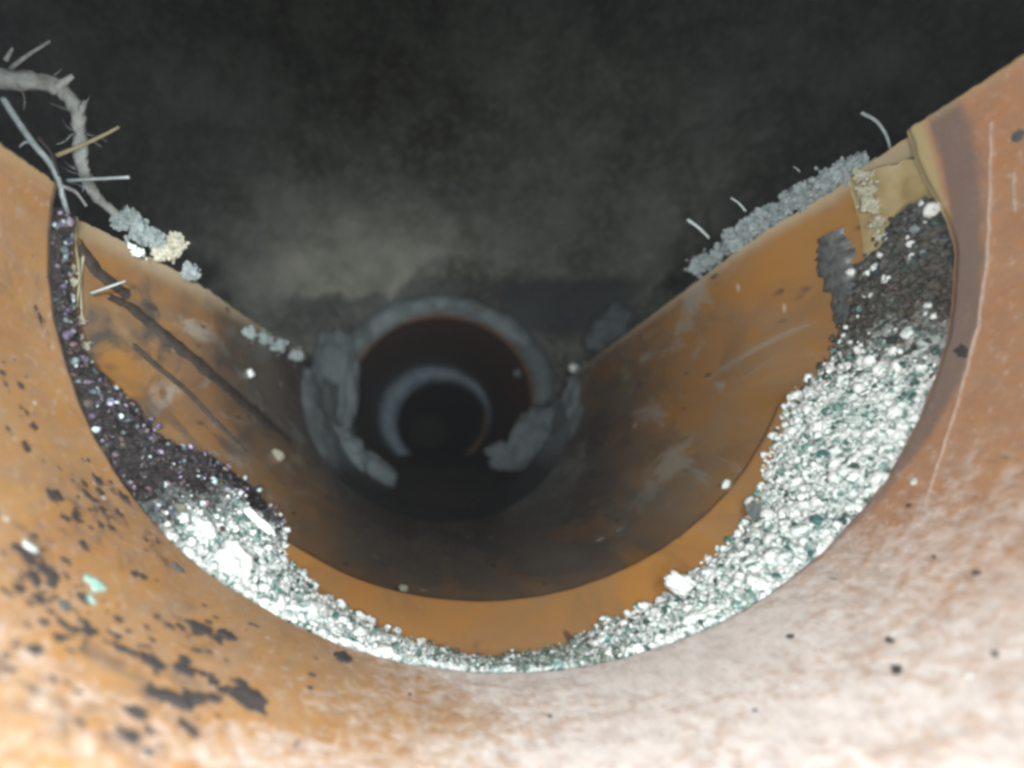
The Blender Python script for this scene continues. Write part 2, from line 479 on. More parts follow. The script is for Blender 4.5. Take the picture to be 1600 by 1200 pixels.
# ================================================================== LARGE STRUCTURE
# ---- chamber wall: round concrete manhole, one sheet with depth, holed for the outlet
WC = (0.0, -0.055); WR = 0.480
def chamber():
    V = []; Fc = []; PALE = []
    na, nzv = 560, 200
    a0, a1 = R(-180), R(180)
    z0, z1 = -0.16, 1.3
    rows = []
    zs = [z0 + (0.62 - z0) * i / 260 for i in range(261)] + [0.62 + (z1 - 0.62) * i / 12 for i in range(1, 13)]
    def ang(i):
        t = i / na * 2 - 1          # denser towards the outlet
        return math.pi * (0.45 * t + 0.55 * t ** 3) if True else 0
    for i in range(na + 1):
        a = ang(i)
        for z in zs:
            p = Vector((WC[0] + WR * math.sin(a), WC[1] + WR * math.cos(a), z))
            h = 0.006 * nz(p.x * 9, p.y * 9, p.z * 9) + 0.0022 * nz(p.x * 42, p.y * 42, p.z * 42)
            # pale render coat whose broken lower edge stands proud of the wall, lower left of the wall
            qx, qy = VX + F * p.x / p.y if p.y > 0.2 else -999, VY - F * p.z / p.y if p.y > 0.2 else -999
            ed = 468 + 10 * nz(p.x * 60, 3) + 5 * nz(p.x * 260, 5) - 60 * sstep(590, 700, qx)
            coat = sstep(330, 470, qx) * sstep(860, 680, qx) * sstep(ed + 4, ed - 4, qy) * sstep(250, 430, qy) 
            h += 0.009 * coat
            recess_shade = sstep(430, 470, qx) * sstep(1020, 960, qx) * sstep(425, 445, qy) * sstep(540, 510, qy) * (1 - coat) * (0.45 + 0.35 * sstep(760, 800, qx))  # shade of the recess below the coat's edge, painted as dark colour
            PALE.append(coat * (0.75 + 0.5 * nz(p.x * 40, p.z * 40, 9)) - recess_shade)
            r = WR - h
            V.append((WC[0] + r * math.sin(a), WC[1] + r * math.cos(a), z))
    nv = len(zs)
    for i in range(na):
        for j in range(nv - 1):
            q = [i*nv+j, (i+1)*nv+j, (i+1)*nv+j+1, i*nv+j+1]
            c = sum((Vector(V[k]) for k in q), Vector()) / 4
            if c.y > 0.3 and math.hypot((c.x - CX) / A, (c.z - CZ) / B) < 1.13: continue
            Fc.append(tuple(q))
    me = bpy.data.meshes.new('chamber_wall'); me.from_pydata(V, [], Fc); me.update()
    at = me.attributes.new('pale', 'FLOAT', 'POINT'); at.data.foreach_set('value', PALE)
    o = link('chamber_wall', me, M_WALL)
    tag(o, 'dark round concrete manhole wall rising behind the pipe opening', 'wall')
    # cover slab
    n = 64
    Vt = [(WC[0] + 0.53 * math.sin(2*math.pi*k/n), WC[1] + 0.53 * math.cos(2*math.pi*k/n), zz) for zz in (1.3, 1.36) for k in range(n)]
    Ft = [tuple(range(n)), tuple(range(2*n-1, n-1, -1))] + [(k, n+k, n+(k+1) % n, (k+1) % n) for k in range(n)]
    me = bpy.data.meshes.new('cover_slab'); me.from_pydata(Vt, [], Ft); me.update()
    # the slab closes the chamber's top and belongs to it
    link('cover_slab', me, M_WALL, o, smooth=False)
chamber()

# ---- ground under everything and the benching either side of the channel
def ground():
    n = 40; V = []; Fc = []
    for i in range(n + 1):
        for j in range(n + 1):
            x, y = -0.7 + 1.4 * i / n, -0.75 + 1.4 * j / n
            V.append((x, y, -0.075 + 0.003 * nz(x * 8, y * 8)))
    for i in range(n):
        for j in range(n):
            Fc.append((i*(n+1)+j, (i+1)*(n+1)+j, (i+1)*(n+1)+j+1, i*(n+1)+j+1))
    me = bpy.data.meshes.new('ground'); me.from_pydata(V, [], Fc); me.update()
    tag(link('ground', me, M_BENCH), kind='structure')
ground()
def bench(side, label):
    """benching mortar that packs the outside of the pipes and slopes up to the chamber wall"""
    nu, nv = 50, 24
    def f(u, v):
        y = -0.42 + 0.80 * u
        x0 = CX + side * (A * 1.15)
        x1 = WC[0] + side * math.sqrt(max(1e-4, (WR - 0.004) ** 2 - (y - WC[1]) ** 2))
        x = x0 + (x1 - x0) * v
        z = CZ + (-0.018 if y > 0.2 else -0.010) + 0.02 * v + 0.004 * nz(x * 20, y * 20)
        return Vector((x, y, z))
    o = shell('bench', nu, nv, f, lambda u, v: Vector((f(u, v).x, f(u, v).y, -0.08)), M_BENCH)
    tag(o, kind='structure')
bench(-1, ''); bench(1, '')

# ================================================================== NEAR PIPE
PHR, PHL = R(109.5), R(-99.7)
def y_rim(phi):
    d = math.degrees(phi)
    return D + 0.0042 * sstep(90, 106, d) + 0.0006 * nz(d * 0.05, 3) + 0.00025 * nz(d * 0.35, 7)
near = empty('drain_pipe', (CX, 0.0, CZ - B), 'orange plastic drain pipe in the foreground with sawn open top and chalky floor', 'pipe')
Y0 = -0.34
def near_y(phi, t):                # denser rows near the end
    e = y_rim(phi)
    return Y0 + (e - Y0) * (1 - (1 - t) ** 2.2)
def near_phi(u, t):
    jag = 0.006 * nz(t * 60, 1.0, 5) + 0.003 * nz(t * 260, 2.0)
    lo, hi = PHL + jag, PHR + 0.8 * jag
    return lo + (hi - lo) * u
def near_in(u, t):
    ph = near_phi(u, t); y = near_y(ph, t)
    # chamfer at the end
    e = y_rim(ph) - y
    s = 1.0 + 0.010 * (1 - sstep(0, 0.0016, e)) + 0.0012 * nz(ph * 5, y * 40)
    return surf(y, ph, s)
def near_out(u, t):
    ph = near_phi(u, t); y = near_y(ph, t)
    return surf(y, ph, 1.052)
def at_scale(u, t, l):
    ph = near_phi(u, t); d = math.degrees(ph); y = near_y(ph, t)
    v = math.exp(-((d - 12) / 34.0) ** 2) * 0.95
    v += 0.36 * math.exp(-((d - 45) / 24.0) ** 2) + 0.10 * sstep(30, 60, d)
    v += 0.42 * math.exp(-((d + 42) / 26.0) ** 2) * sstep(0.078, 0.05, y)
    v += 0.30 * math.exp(-((d - 8) / 20.0) ** 2) * sstep(0.068, 0.078, y)
    return min(1, v)
def at_end_band(u, t, l):
    ph = near_phi(u, t); d = math.degrees(ph); y = near_y(ph, t)
    if l: return 0.0
    w = 0.0050 * sstep(18, 60, d) * (0.40 + 0.60 * sstep(45, 85, d)) * (1 + 0.25 * nz(d * 0.06, 2) + 0.12 * nz(d * 0.4, 4)) + 0.0005
    e = D - y
    v = sstep(w * 1.2, w * 0.8, e) * sstep(24, 48, d) * (0.30 + 0.45 * sstep(40, 70, d))
    v *= sstep(0.0001, 0.0008, e + 0.0001) 
    # left: dirt along the end
    if d < -40: v = max(v, 0.55 * sstep(-50, -75, d) * sstep(0.0022, 0.0004, e))
    return v
def at_edge(u, t, l):
    ph = near_phi(u, t); d = math.degrees(ph); y = near_y(ph, t)
    v = sstep(D - 0.0002, D + 0.0012, y) * sstep(88, 96, d)
    v = max(v, 0.6 * sstep(0.994, 1.0, u), 0.5 * sstep(0.010, 0.0, u))
    return v
def at_mud(u, t, l):
    ph = near_phi(u, t); d = math.degrees(ph); y = near_y(ph, t)
    return sstep(-18, -40, d) * sstep(-96, -75, d) * sstep(0.35, 0.55, 0.5 + 0.9 * nz(d * 0.07, y * 60, 7)) * 1.0
def at_pink(u, t, l):
    d = math.degrees(near_phi(u, t)); return sstep(-20, 60, d)
w = shell('pipe_wall', 330, 150, near_in, near_out, M_NEAR,
          {'scale_film': at_scale, 'end_band': at_end_band, 'edge': at_edge, 'pink': at_pink, 'mud': at_mud},
          uv=lambda u, t: (near_phi(u, t) * A, near_y(near_phi(u, t), t)))
adopt(w, near)

# sludge spots stuck to the near pipe: parts sharing a few meshes
spot_meshes = [blob_mesh('sludge_spot', M_SLUDGE, ICO2, 0.62, k, (1, 1, 1)) for k in range(9)]
def s_near(Y, phi=0): return 1.0
def on_near(px, py):
    return hit(px, py, s_near, 0.02, 0.09)
def frame_on(phi):
    nrm = Vector((-math.sin(phi) / A, 0, math.cos(phi) / B)).normalized()
    ax = Vector((0, 1, 0)); tg = ax.cross(nrm).normalized()
    return tg, ax, nrm
def put_spot(px, py, wid, ln, me, name='sludge_spot', parent=near, h=0.22, lift=0.0, skew=0.0, sf=None):
    Y, phi = hit(px, py, sf or s_near, 0.02, 0.4 if sf else 0.0868)
    p = surf(Y, phi, (sf or s_near)(Y, phi) - 0.0)
    tg, ax, nn = frame_on(phi)
    k = Y / F
    o = bpy.data.objects.new(name, me); COL.objects.link(o)
    ca, sa = math.cos(skew), math.sin(skew)
    a1, a2 = tg * ca + ax * sa, ax * ca - tg * sa
    # along the axis the surface is foreshortened: lengthen accordingly
    fs = 1.15
    M3 = Matrix((a1 * wid * k * 0.5, a2 * ln * k * 0.5 * fs, nn * min(wid, ln) * k * h)).transposed()
    mw = M3.to_4x4(); mw.translation = p + nn * lift
    if parent:
        mw.translation = mw.translation - Vector(parent.location); o.parent = parent
    o.matrix_local = mw
    return o
clusters = [  # cx, cy, sx, sy, count, size
    (40, 620, 25, 80, 12, 13), (110, 770, 55, 45, 20, 17), (60, 900, 45, 45, 26, 20), (125, 980, 60, 45, 24, 16),
    (330, 985, 45, 25, 12, 19), (290, 1060, 60, 42, 17, 24), (235, 1140, 45, 30, 9, 22), (392, 1082, 20, 14, 4, 30),
    (70, 1050, 60, 60, 16, 12), (215, 900, 60, 60, 12, 15), (160, 790, 20, 30, 8, 20), (60, 480, 30, 60, 6, 11), (450, 1040, 40, 20, 5, 14),
]
for (cx0, cy0, sx, sy, n, sz) in clusters:
    for _ in range(int(n * 1.55)):
        x, y = cx0 + random.gauss(0, sx * 0.75), cy0 + random.gauss(0, sy * 0.75)
        if x < 2: x = abs(x) + 4
        if y > 1230: continue
        # keep off the grit and inside the rim
        q = math.hypot((x - 785) / 700.0, (y - 400) / 645.0)
        if q < 1.015: continue
        s = sz * random.choice((0.3, 0.45, 0.6, 0.9, 1.25)) * random.uniform(0.8, 1.2)
        put_spot(x, y, s * random.uniform(0.8, 1.5), s * random.uniform(0.45, 0.9), random.choice(spot_meshes), h=0.10, skew=random.uniform(-0.3, 0.5))
for (x, y, s) in [(535, 1028, 24), (1402, 1046, 14), (1556, 1022, 10), (1235, 995, 9), (1390, 1000, 9), (1525, 895, 9), (1505, 548, 17), (1420, 790, 6), (1460, 870, 6), (1180, 1110, 6), (860, 1120, 6), (640, 1085, 6), (485, 1075, 9)]:
    put_spot(x, y, s * 1.4, s * 0.9, random.choice(spot_meshes), h=0.14, skew=random.uniform(0.9, 1.4))

M_SCR = plain('scraped_plastic', (0.36, 0.24, 0.18), (0.52, 0.42, 0.36), 900, 0.35, 0.6)
NEED_SCRATCH = [([(1553, 190, .6), (1551, 300, .8), (1546, 400, 1), (1531, 510, 1), (1502, 620, .9), (1474, 710, .8), (1446, 790, .5)], 1.5),
                ([(1588, 268, .5), (1586, 300, 1), (1590, 330, .6)], 1.6)]
# flakes lying on the near pipe, each a thing
fl = [(148, 912, 34, 24, M_TEAL, 'pale green and white flake on the spotted left side of the near pipe'),
      (48, 855, 24, 16, M_WHITE, 'small white flake at the left edge of the near pipe above the green one'),
      (140, 935, 20, 16, M_TEAL, 'little teal chip just below the pale green flake'),
      (100, 945, 22, 16, M_CRUMB, 'grey lilac chip between the sludge spots left of the green flake'),
      (278, 888, 20, 16, M_CRUMB, 'grey green crumb at the grit edge on the left side of the near pipe'),
      (1515, 1055, 12, 8, M_WHITE, 'tiny white speck low on the right side of the near pipe'),
      (1428, 753, 12, 10, M_WHITE, 'tiny white speck on the right pipe wall beside the scratch'),
      (1592, 212, 16, 18, M_CRUMB, 'grey speck on the upper right pipe wall at the picture edge')]
for k, (x, y, wd, ln, m, lab) in enumerate(fl):
    me = blob_mesh('flake', m, ICO2, 0.5, 20 + k)
    tag(put_spot(x, y, wd, ln * 0.8, me, 'flake', None, 0.2, 0.0), lab, 'flake')

# ================================================================== CHANNEL PIPE (sawn open, with socket)
chan = empty('channel_pipe', (CX, 0.10, CZ - B), 'sawn open orange channel pipe beyond the gritty joint with stained sides', 'pipe')
# cut edges given by where they run: list of (px, py) on the surface
def edge_table(pts):
    t = [hit(x, y) for x, y in pts]
    t.sort(); return t
RE = edge_table([(1345, 262), (1300, 300), (1200, 358), (1100, 432), (1000, 506), (940, 550), (893, 588)])
LE = edge_table([(108, 338), (160, 362), (205, 385), (290, 432), (380, 492), (430, 525), (482, 552)])
def tab(t, y):
    if y <= t[0][0]: return t[0][1]
    for (a, pa), (b, pb) in zip(t, t[1:]):
        if y <= b: return pa + (pb - pa) * (y - a) / (b - a)
    return t[-1][1]
YC0 = 0.0895
def c_y(u, t):
    e = 0.262 + 0.050 * sstep(0.35, 1.0, u) - 0.03 * math.sin(math.pi * u)
    return YC0 + (e - YC0) * (t ** 1.35)
def c_phi(u, t):
    y = c_y(u, t)
    j = 0.006 * nz(y * 160, 3.3) + 0.004 * nz(y * 600, 9.3)
    lo = tab(LE, y) + j; hi = tab(RE, y) + 0.8 * j
    hi = hi + (R(114) - hi) * 0
    return lo + (hi - lo) * u
def c_in(u, t):
    y = c_y(u, t); ph = c_phi(u, t)
    d = math.degrees(ph)
    s = s_chan(y, ph) + 0.0016 * nz(ph * 4, y * 25, 1)
    # left wall: a torn step running along the pipe
    return surf(y, ph, s)
def c_out(u, t):
    y = c_y(u, t); ph = c_phi(u, t)
    return surf(y, ph, s_chan(y, ph) + 0.055)
def c_dirt(u, t, l):
    y = c_y(u, t); d = math.degrees(c_phi(u, t))
    v = sstep(80, 22, abs(d - 2) * (1.15 if d < 0 else 0.92)) * sstep(0.1195, 0.1225, y) * 1.1
    side = sstep(45, 66, abs(d + 4))
    hard = sstep(80, 22, abs(d - 2) * (1.15 if d < 0 else 0.92)) * sstep(0.1195, 0.1225, y)
    soft = sstep(95, 30, abs(d)) * sstep(0.115, 0.24, y)
    v = hard * (0.6 + 0.4 * sstep(0.12, 0.15, y)) * (1 - side) + soft * side
    v += 0.65 * sstep(0.14, 0.26, y) + 0.50 * sstep(-55, -70, d) * sstep(0.098, 0.116, y)
    v += 0.35 * sstep(-60, -80, d) * sstep(0.14, 0.18, y)
    return min(1.2, v - 0.02)
def c_smear(u, t, l):
    y = c_y(u, t); d = math.degrees(c_phi(u, t))
    return 0.75 * sstep(30, 55, abs(d)) * (0.25 + 0.75 * sstep(0.105, 0.125, y))
def c_mud(u, t, l):
    y = c_y(u, t); d = math.degrees(c_phi(u, t))
    return 0.3 * sstep(-60, -70, d) + 0.75 * sstep(-30, -50, d) * sstep(-98, -88, d) * sstep(0.17, 0.12, y) + 0.35 * sstep(0.12, 0.16, y)
def c_edge(u, t, l):
    y = c_y(u, t)
    v = max(0.75 * sstep(0.986, 1.0, u), 0.7 * sstep(0.02, 0.0, u))
    d = math.degrees(c_phi(u, t))
    v = max(v, 0.8 * sstep(80, 84, d) * sstep(0.1055, 0.1035, y))
    return v
w = shell('pipe_wall', 260, 190, c_in, c_out, M_FAR,
          {'dirt': c_dirt, 'smear': c_smear, 'edge': c_edge, 'end_band': lambda u, t, l: 0.0, 'mud': c_mud,
           'lit_strip': lambda u, t, l: sstep(0.1215, 0.1195, c_y(u, t)) * sstep(58, 40, abs(math.degrees(c_phi(u, t))))},
          uv=lambda u, t: (c_phi(u, t) * A, c_y(u, t)))
adopt(w, chan)

# the socket's higher stub at the right, tan coloured
def sock():
    pr0, pr1 = hit(1385, 352)[1], R(112)
    ya, yb = 0.0908, 0.1062
    def ff(u, v):
        top = hit(1450 - 110 * v, 236 + 26 * v, lambda Y, p=0: 1.035)[1]
        ph = R(86) + (top - R(86)) * u + 0.01 * nz(v * 4, 8) * u; y = ya + (yb - ya) * v
        return surf(y, ph, 1.035 + 0.006 * nz(ph * 8, y * 120) + 0.012*v)
    def fo(u, v):
        p = ff(u, v); c = Vector((CX, p.y, CZ)); return c + (p - c) * 1.06
    o = shell('socket', 36, 24, ff, fo, plain('tan_socket_plastic', (0.36, 0.25, 0.10), (0.50, 0.42, 0.25), 140, 0.6, 0.3, 0.5))
    o['label'] = 'broken tan lip of the socket'
    adopt(o, chan)
sock()

def strip_on(name, pts, wid, m, parent, lift=0.0004, sf=s_chan, thick=0.0006, wob=0.3):
    """flattened bead lying on the channel surface along pixel points given once, converted to real metres"""
    fine = []
    for (a, b) in zip(pts, pts[1:]):
        for k in range(5):
            fine.append((a[0] + (b[0]-a[0]) * k / 5, a[1] + (b[1]-a[1]) * k / 5, a[2] + (b[2]-a[2]) * k / 5))
    fine.append(pts[-1])
    V = []; Fc = []; ns = 7
    rows = []
    for (x, y, w) in fine:
        Y, ph = hit(x, y, sf); rows.append((Y, ph, w * wid * (1 + wob * random.uniform(-1, 1)) * Y / F))
    for i, (Y, ph, w) in enumerate(rows):
        p = surf(Y, ph, sf(Y, ph)); tg, ax, nn = frame_on(ph)
        qa = surf(rows[max(0, i-2)][0], rows[max(0, i-2)][1], 1.0); qb = surf(rows[min(len(rows)-1, i+2)][0], rows[min(len(rows)-1, i+2)][1], 1.0)
        tg = nn.cross((qb - qa).normalized()).normalized()
        for k in range(ns):
            q = -1 + 2 * k / (ns - 1)
            V.append(tuple(p + tg * q * w + nn * (lift + thick * (1 - q * q) - ((0.0008 if thick > 0.0003 else 0.0003) if abs(q) > 0.9 else 0))))
    for i in range(len(rows) - 1):
        for k in range(ns - 1):
            Fc.append((i*ns+k, i*ns+k+1, (i+1)*ns+k+1, (i+1)*ns+k))
    me = bpy.data.meshes.new(name); me.from_pydata(V, [], Fc); me.update()
    o = link(name, me, m)
    return adopt(o, parent)
for pts_, w_ in NEED_SCRATCH:
    strip_on('scratch', pts_, w_, M_SCR, near, 0.0003, s_near, 0.00012, 0.5)
strip_on('dark_seam', [(165, 462, 0.6), (200, 478, 1.0), (250, 520, 1.3), (300, 560, 1.5), (360, 612, 1.5), (410, 655, 1.6), (450, 690, 1.2)], 9, M_SEAM, chan)  # dark brown lines along the left wall
strip_on('dark_seam', [(205, 540, 0.8), (240, 570, 1.0), (290, 612, 0.8), (330, 655, 0.9), (380, 705, 0.9)], 4, M_SEAM, chan)
strip_on('dark_seam', [(118, 380, 1.4), (150, 425, 1.5), (195, 460, 1.2)], 8, M_SEAM, chan)
# dark greasy hook beside the grit on the right wall
strip_on('grease_smear', [(1296, 366, 1.2), (1299, 380, 1.7), (1300, 400, 1.8), (1308, 430, 1.6), (1325, 470, 1.8), (1345, 500, 2.2)], 19, plain('grey_grease', (0.05, 0.055, 0.06), (0.17, 0.18, 0.17), 500, 0.25, 0.6, 1.0), chan, 0.0005)

# ================================================================== CONCRETE CHANNEL beyond it, collar, outlet
YO = 0.4225
def k_in(u, t):
    y = 0.215 + (YO - 0.215) * t
    rag = 0.03 * math.sin(u * 9) * (1 - t)
    y += 0.012 * nz(u * 6, 4.4) * (1 - t)
    lo, hi = R(-96) - 0.25 * sstep(0.3, 1, t) * 0, R(84) + 0.05
    ph = lo + (hi - lo) * u
    lump = 0.035 * nz(ph * 3.2, y * 22, 5) + 0.012 * nz(ph * 14, y * 80, 5)
    side = sstep(30, 70, abs(math.degrees(ph)))
    s = 1.030 + (-0.05 * side * sstep(0.25, 0.33, y) + lump * side)
    return surf(y, ph, s)
def k_out(u, t):
    p = k_in(u, t); c = Vector((CX, p.y, CZ)); return c + (p - c) * 1.35
def k_dirt(u, t, l):
    d = abs(-96 + 180 * u); return sstep(62, 42, d)
def mat_channel():
    m, nt, b = mat('channel_mortar'); g = G(nt)
    ob = g.coord('Object')
    n1 = g.noise(ob, 45, 8, 0.62, 0.5)
    c = g.mix(g.ramp(n1, [(0.3, 0.0), (0.7, 1.0)]), (0.15, 0.17, 0.175), (0.34, 0.38, 0.39))
    f = g.math('ADD', g.attr('dirt')[1], g.math('MULTIPLY', g.math('SUBTRACT', n1, 0.5), 1.2), True)
    c = g.mix(f, c, (0.035, 0.03, 0.028))
    g.l(c, b.inputs['Base Color']); b.inputs['Roughness'].default_value = 0.5
    g.bump(n1, b, 0.7, 0.002)
    return m
o = shell('mortar_channel', 120, 60, k_in, k_out, mat_channel(), {'dirt': k_dirt})
tag(o, 'grey mortar channel with lumpy sides between the orange channel pipe and the outlet', 'channel')

# collar round the outlet
def ring(name, r_in, r_out, y_front, y_back, m, seed=0, amp=0.004, n=160, k=14, cx=CX, cz=CZ, sx=1.0, sz=B / A, a0=0.0, a1=360.0, ecc=(0, 0)):
    V = []; Fc = []
    prof = []
    for j in range(k + 1):
        t = j / k
        r = r_in + (r_out - r_in) * t
        prof.append((r, y_front + (y_back - y_front) * (abs(2 * t - 1) ** 3) * 0.6))
    prof = [(r_in, y_back + 0.03)] + prof + [(r_out, y_back + 0.03)]
    for i in range(n):
        th = R(a0 + (a1 - a0) * i / (n if a1 - a0 > 359 else n - 1))
        for (r, y) in prof:
            kk = (r_out - r) / (r_out - r_in)
            rr = r * (1 + amp * 6 * nz(math.cos(th) * 2 + seed, math.sin(th) * 2, r * 20))
            yy = y + amp * nz(math.cos(th) * 5, math.sin(th) * 5 + seed, r * 60)
            V.append((cx + rr * sx * math.cos(th) + ecc[0] * kk, yy, cz + rr * sz * math.sin(th) + ecc[1] * kk))
    q = len(prof)
    for i in range(n if a1 - a0 > 359 else n - 1):
        for j in range(q - 1):
            i2 = (i + 1) % n
            Fc.append((i*q+j, i*q+j+1, i2*q+j+1, i2*q+j))
    me = bpy.data.meshes.new(name); me.from_pydata(V, [], Fc); me.update()
    return link(name, me, m)
tag(ring('mortar_collar', 0.0745, 0.0965, 0.409, 0.424, M_COLLAR, 3, 0.0030, a0=-38, a1=222), 'pale grey mortar collar ring around the dark outlet hole', 'collar')

out = empty('outlet_pipe', (CX, YO, CZ - B), 'dark outlet pipe leading on through the far chamber wall', 'pipe')
def tubewall(name, ya, yb, s, m, n=72, rows=20, t=0.05):
    def fi(u, v): return surf(ya + (yb - ya) * v, 2 * math.pi * u, s + 0.004 * nz(u * 6, v * 9))
    def fo(u, v): return surf(ya + (yb - ya) * v, 2 * math.pi * u, s + t)
    return adopt(shell(name, n, rows, fi, fo, m, uv=lambda u, v: (u * 0.45, ya + (yb - ya) * v)), out)
tubewall('pipe_wall', 0.414, 0.6795, 0.985, M_HOLE)
tubewall('inner_pipe_wall', 0.6845, 1.9, 0.90, M_HOLE)
o = ring('joint_lip', 0.0600, 0.0750, 0.672, 0.681, M_LIP, 5, 0.001, ecc=(0.011, -0.008)); adopt(o, out)
# dark silt lying in the invert of the outlet and over the foot of the joint
def silt():
    def fi(u, v):
        y = 0.25 + 0.74 * v
        x = CX + (u - 0.5) * (0.10 + 0.028 * sstep(0, 0.25, v))
        z = CZ - B * (1.06 - 0.27 * sstep(0.0, 0.28, v) - 0.09 * v) + 0.003 * nz(x * 50, y * 20, 4)
        return Vector((x, y, z))
    o = shell('silt_bed', 24, 60, fi, lambda u, v: Vector((fi(u, v).x, fi(u, v).y, CZ - B * 1.10)), M_SEAM)
    adopt(o, out)
silt()
# closing disc far down the pipe
n = 40
me = bpy.data.meshes.new('pipe_end'); me.from_pydata([(CX + 0.07 * math.cos(2*math.pi*k/n), 1.9, CZ + 0.07 * math.sin(2*math.pi*k/n)) for k in range(n)], [], [tuple(range(n))]); me.update()
adopt(link('pipe_end', me, M_HOLE), out)

# mortar lumps round the far end of the channel
ICO3 = ico(3)
def lump(px, py, Y, wpx, hpx, dpx, m, name, label, cat, seed, rot=0.0, base=ICO2, jit=0.35, group=None):
    me = blob_mesh(name, m, base, jit, seed)
    o = bpy.data.objects.new(name, me); COL.objects.link(o)
    k = Y / F
    o.location = P(px, py, Y); o.rotation_euler = (0.0, rot, 0.0)
    o.scale = (wpx * k / 2, dpx * k / 2, hpx * k / 2)
    return tag(o, label, cat, group)
ICO3 = ico(3)
def rough_lump(*a, **k):
    o = lump(*a, **k)
    # finer crumbly relief
    for v in o.data.vertices:
        c = v.co
        v.co = c * (1 + 0.10 * nz(c.x * 5, c.y * 5, c.z * 5, 4))
    return o
ICO4 = ico(4)
rough_lump(905, 622, 0.300, 40, 100, 60, M_BENCH, 'mortar_lump', 'pale mortar lump at the far right end of the orange channel pipe', 'mortar lump', 1, 0.15, ICO4, 0.22)
rough_lump(836, 680, 0.345, 64, 100, 60, M_BENCH, 'mortar_lump', 'blue grey mortar lump low at the right of the outlet hole', 'mortar lump', 2, 0.75, ICO4, 0.22)
rough_lump(796, 712, 0.350, 70, 40, 40, M_BENCH, 'mortar_lump', 'small mortar lump at the lower right lip of the outlet hole', 'mortar lump', 3, 0.1, ICO4, 0.22)
rough_lump(955, 520, 0.345, 80, 60, 60, M_BENCH, 'mortar_lump', 'mortar lump above the far end of the right sawn edge', 'mortar lump', 4, -0.6, ICO4, 0.22)
rough_lump(520, 610, 0.372, 76, 190, 60, M_COLLAR, 'mortar_lump', 'tall mortar lump at the far left end of the channel beside the collar', 'mortar lump', 5, 0.05, ICO4, 0.12)
rough_lump(512, 705, 0.330, 120, 90, 60, M_COLLAR, 'mortar_lump', 'grey mortar lump at the foot of the left channel wall', 'mortar lump', 6, 0.55, ICO4, 0.12)
rough_lump(570, 726, 0.355, 110, 44, 50, M_COLLAR, 'mortar_lump', 'low mortar smear left of the dark channel floor', 'mortar lump', 7, 0.5, ICO4, 0.12)

# ================================================================== GRIT IN THE JOINT
inner_px = [(1392, 348), (1375, 385), (1345, 415), (1322, 470), (1322, 505), (1298, 565), (1256, 608), (1238, 655), (1208, 725), (1192, 785),
            (1170, 838), (1112, 880), (1062, 928), (1010, 960), (950, 978), (880, 1010), (800, 1027), (735, 1030), (690, 1016), (600, 990), (520, 948),
            (470, 912), (436, 872), (440, 815), (400, 765), (330, 715), (255, 690), (212, 640), (160, 598), (114, 560), (104, 480), (99, 400), (98, 345)]
IT = sorted([(hit(x, y)[1], hit(x, y)[0]) for x, y in inner_px])
def y_in(phi):
    if phi <= IT[0][0]: return IT[0][1]
    for (a, ya), (b, yb) in zip(IT, IT[1:]):
        if phi <= b: return ya + (yb - ya) * (phi - a) / (b - a)
    return IT[-1][1]
def grit_pt(phi, t, lift=0.0):
    ya = y_rim(phi) + 0.0009; yb = y_in(phi) + 0.0006 * nz(phi * 30, 2)
    y = ya + (yb - ya) * t
    s0 = 1.004
    s1 = s_chan(yb, phi) - 0.004
    d = math.degrees(phi)
    hump = 0.020 * math.sin(math.pi * t) * sstep(10, 45, abs(d))
    s = s0 + (s1 - s0) * t - hump + (0.010 * nz(phi * 14, y * 260, 3) + 0.014 * nz(phi * 60, y * 800, 6)) * sstep(1.0, 0.85, t) - lift / A
    return surf(y, phi, s), y
def zone(phi, t):
    """colour families round the joint: 0 grey green, 1 white, 2 dark wet brown, 3 dark violet"""
    d = math.degrees(phi)
    n = nz(phi * 7, t * 3, 8)
    dd = d + 5 * n
    if dd > 77: return 2
    if dd > 14: return 1
    if dd > -8: return 0
    if dd > -47: return 1 if t < 0.8 + 0.3 * n or dd > -38 else 3
    return 3
PAL = {
    0: [(0.20, 0.24, 0.19)] * 3 + [(0.34, 0.38, 0.31)] * 3 + [(0.10, 0.15, 0.12), (0.60, 0.66, 0.58)],
    1: [(0.90, 0.91, 0.88)] * 12 + [(0.82, 0.88, 0.85)] * 3 + [(0.20, 0.42, 0.36), (0.06, 0.13, 0.12), (0.45, 0.55, 0.50), (0.08, 0.22, 0.2)],  # teal tail of the list: shade between grains as grain colour
    2: [(0.085, 0.068, 0.050)] * 7 + [(0.16, 0.13, 0.10)] * 3 + [(0.04, 0.045, 0.045)] * 2 + [(0.32, 0.30, 0.27)] + [(0.06, 0.09, 0.06)],
    3: [(0.05, 0.042, 0.045)] * 4 + [(0.10, 0.08, 0.06)] * 3 + [(0.16, 0.13, 0.22)] * 3 + [(0.10, 0.15, 0.16)] * 2 + [(0.34, 0.30, 0.38), (0.20, 0.30, 0.30), (0.30, 0.18, 0.20), (0.05, 0.04, 0.03)],
}
BEDC = {0: (0.16, 0.19, 0.155), 1: (0.16, 0.23, 0.205), 2: (0.075, 0.060, 0.045), 3: (0.045, 0.036, 0.038)}
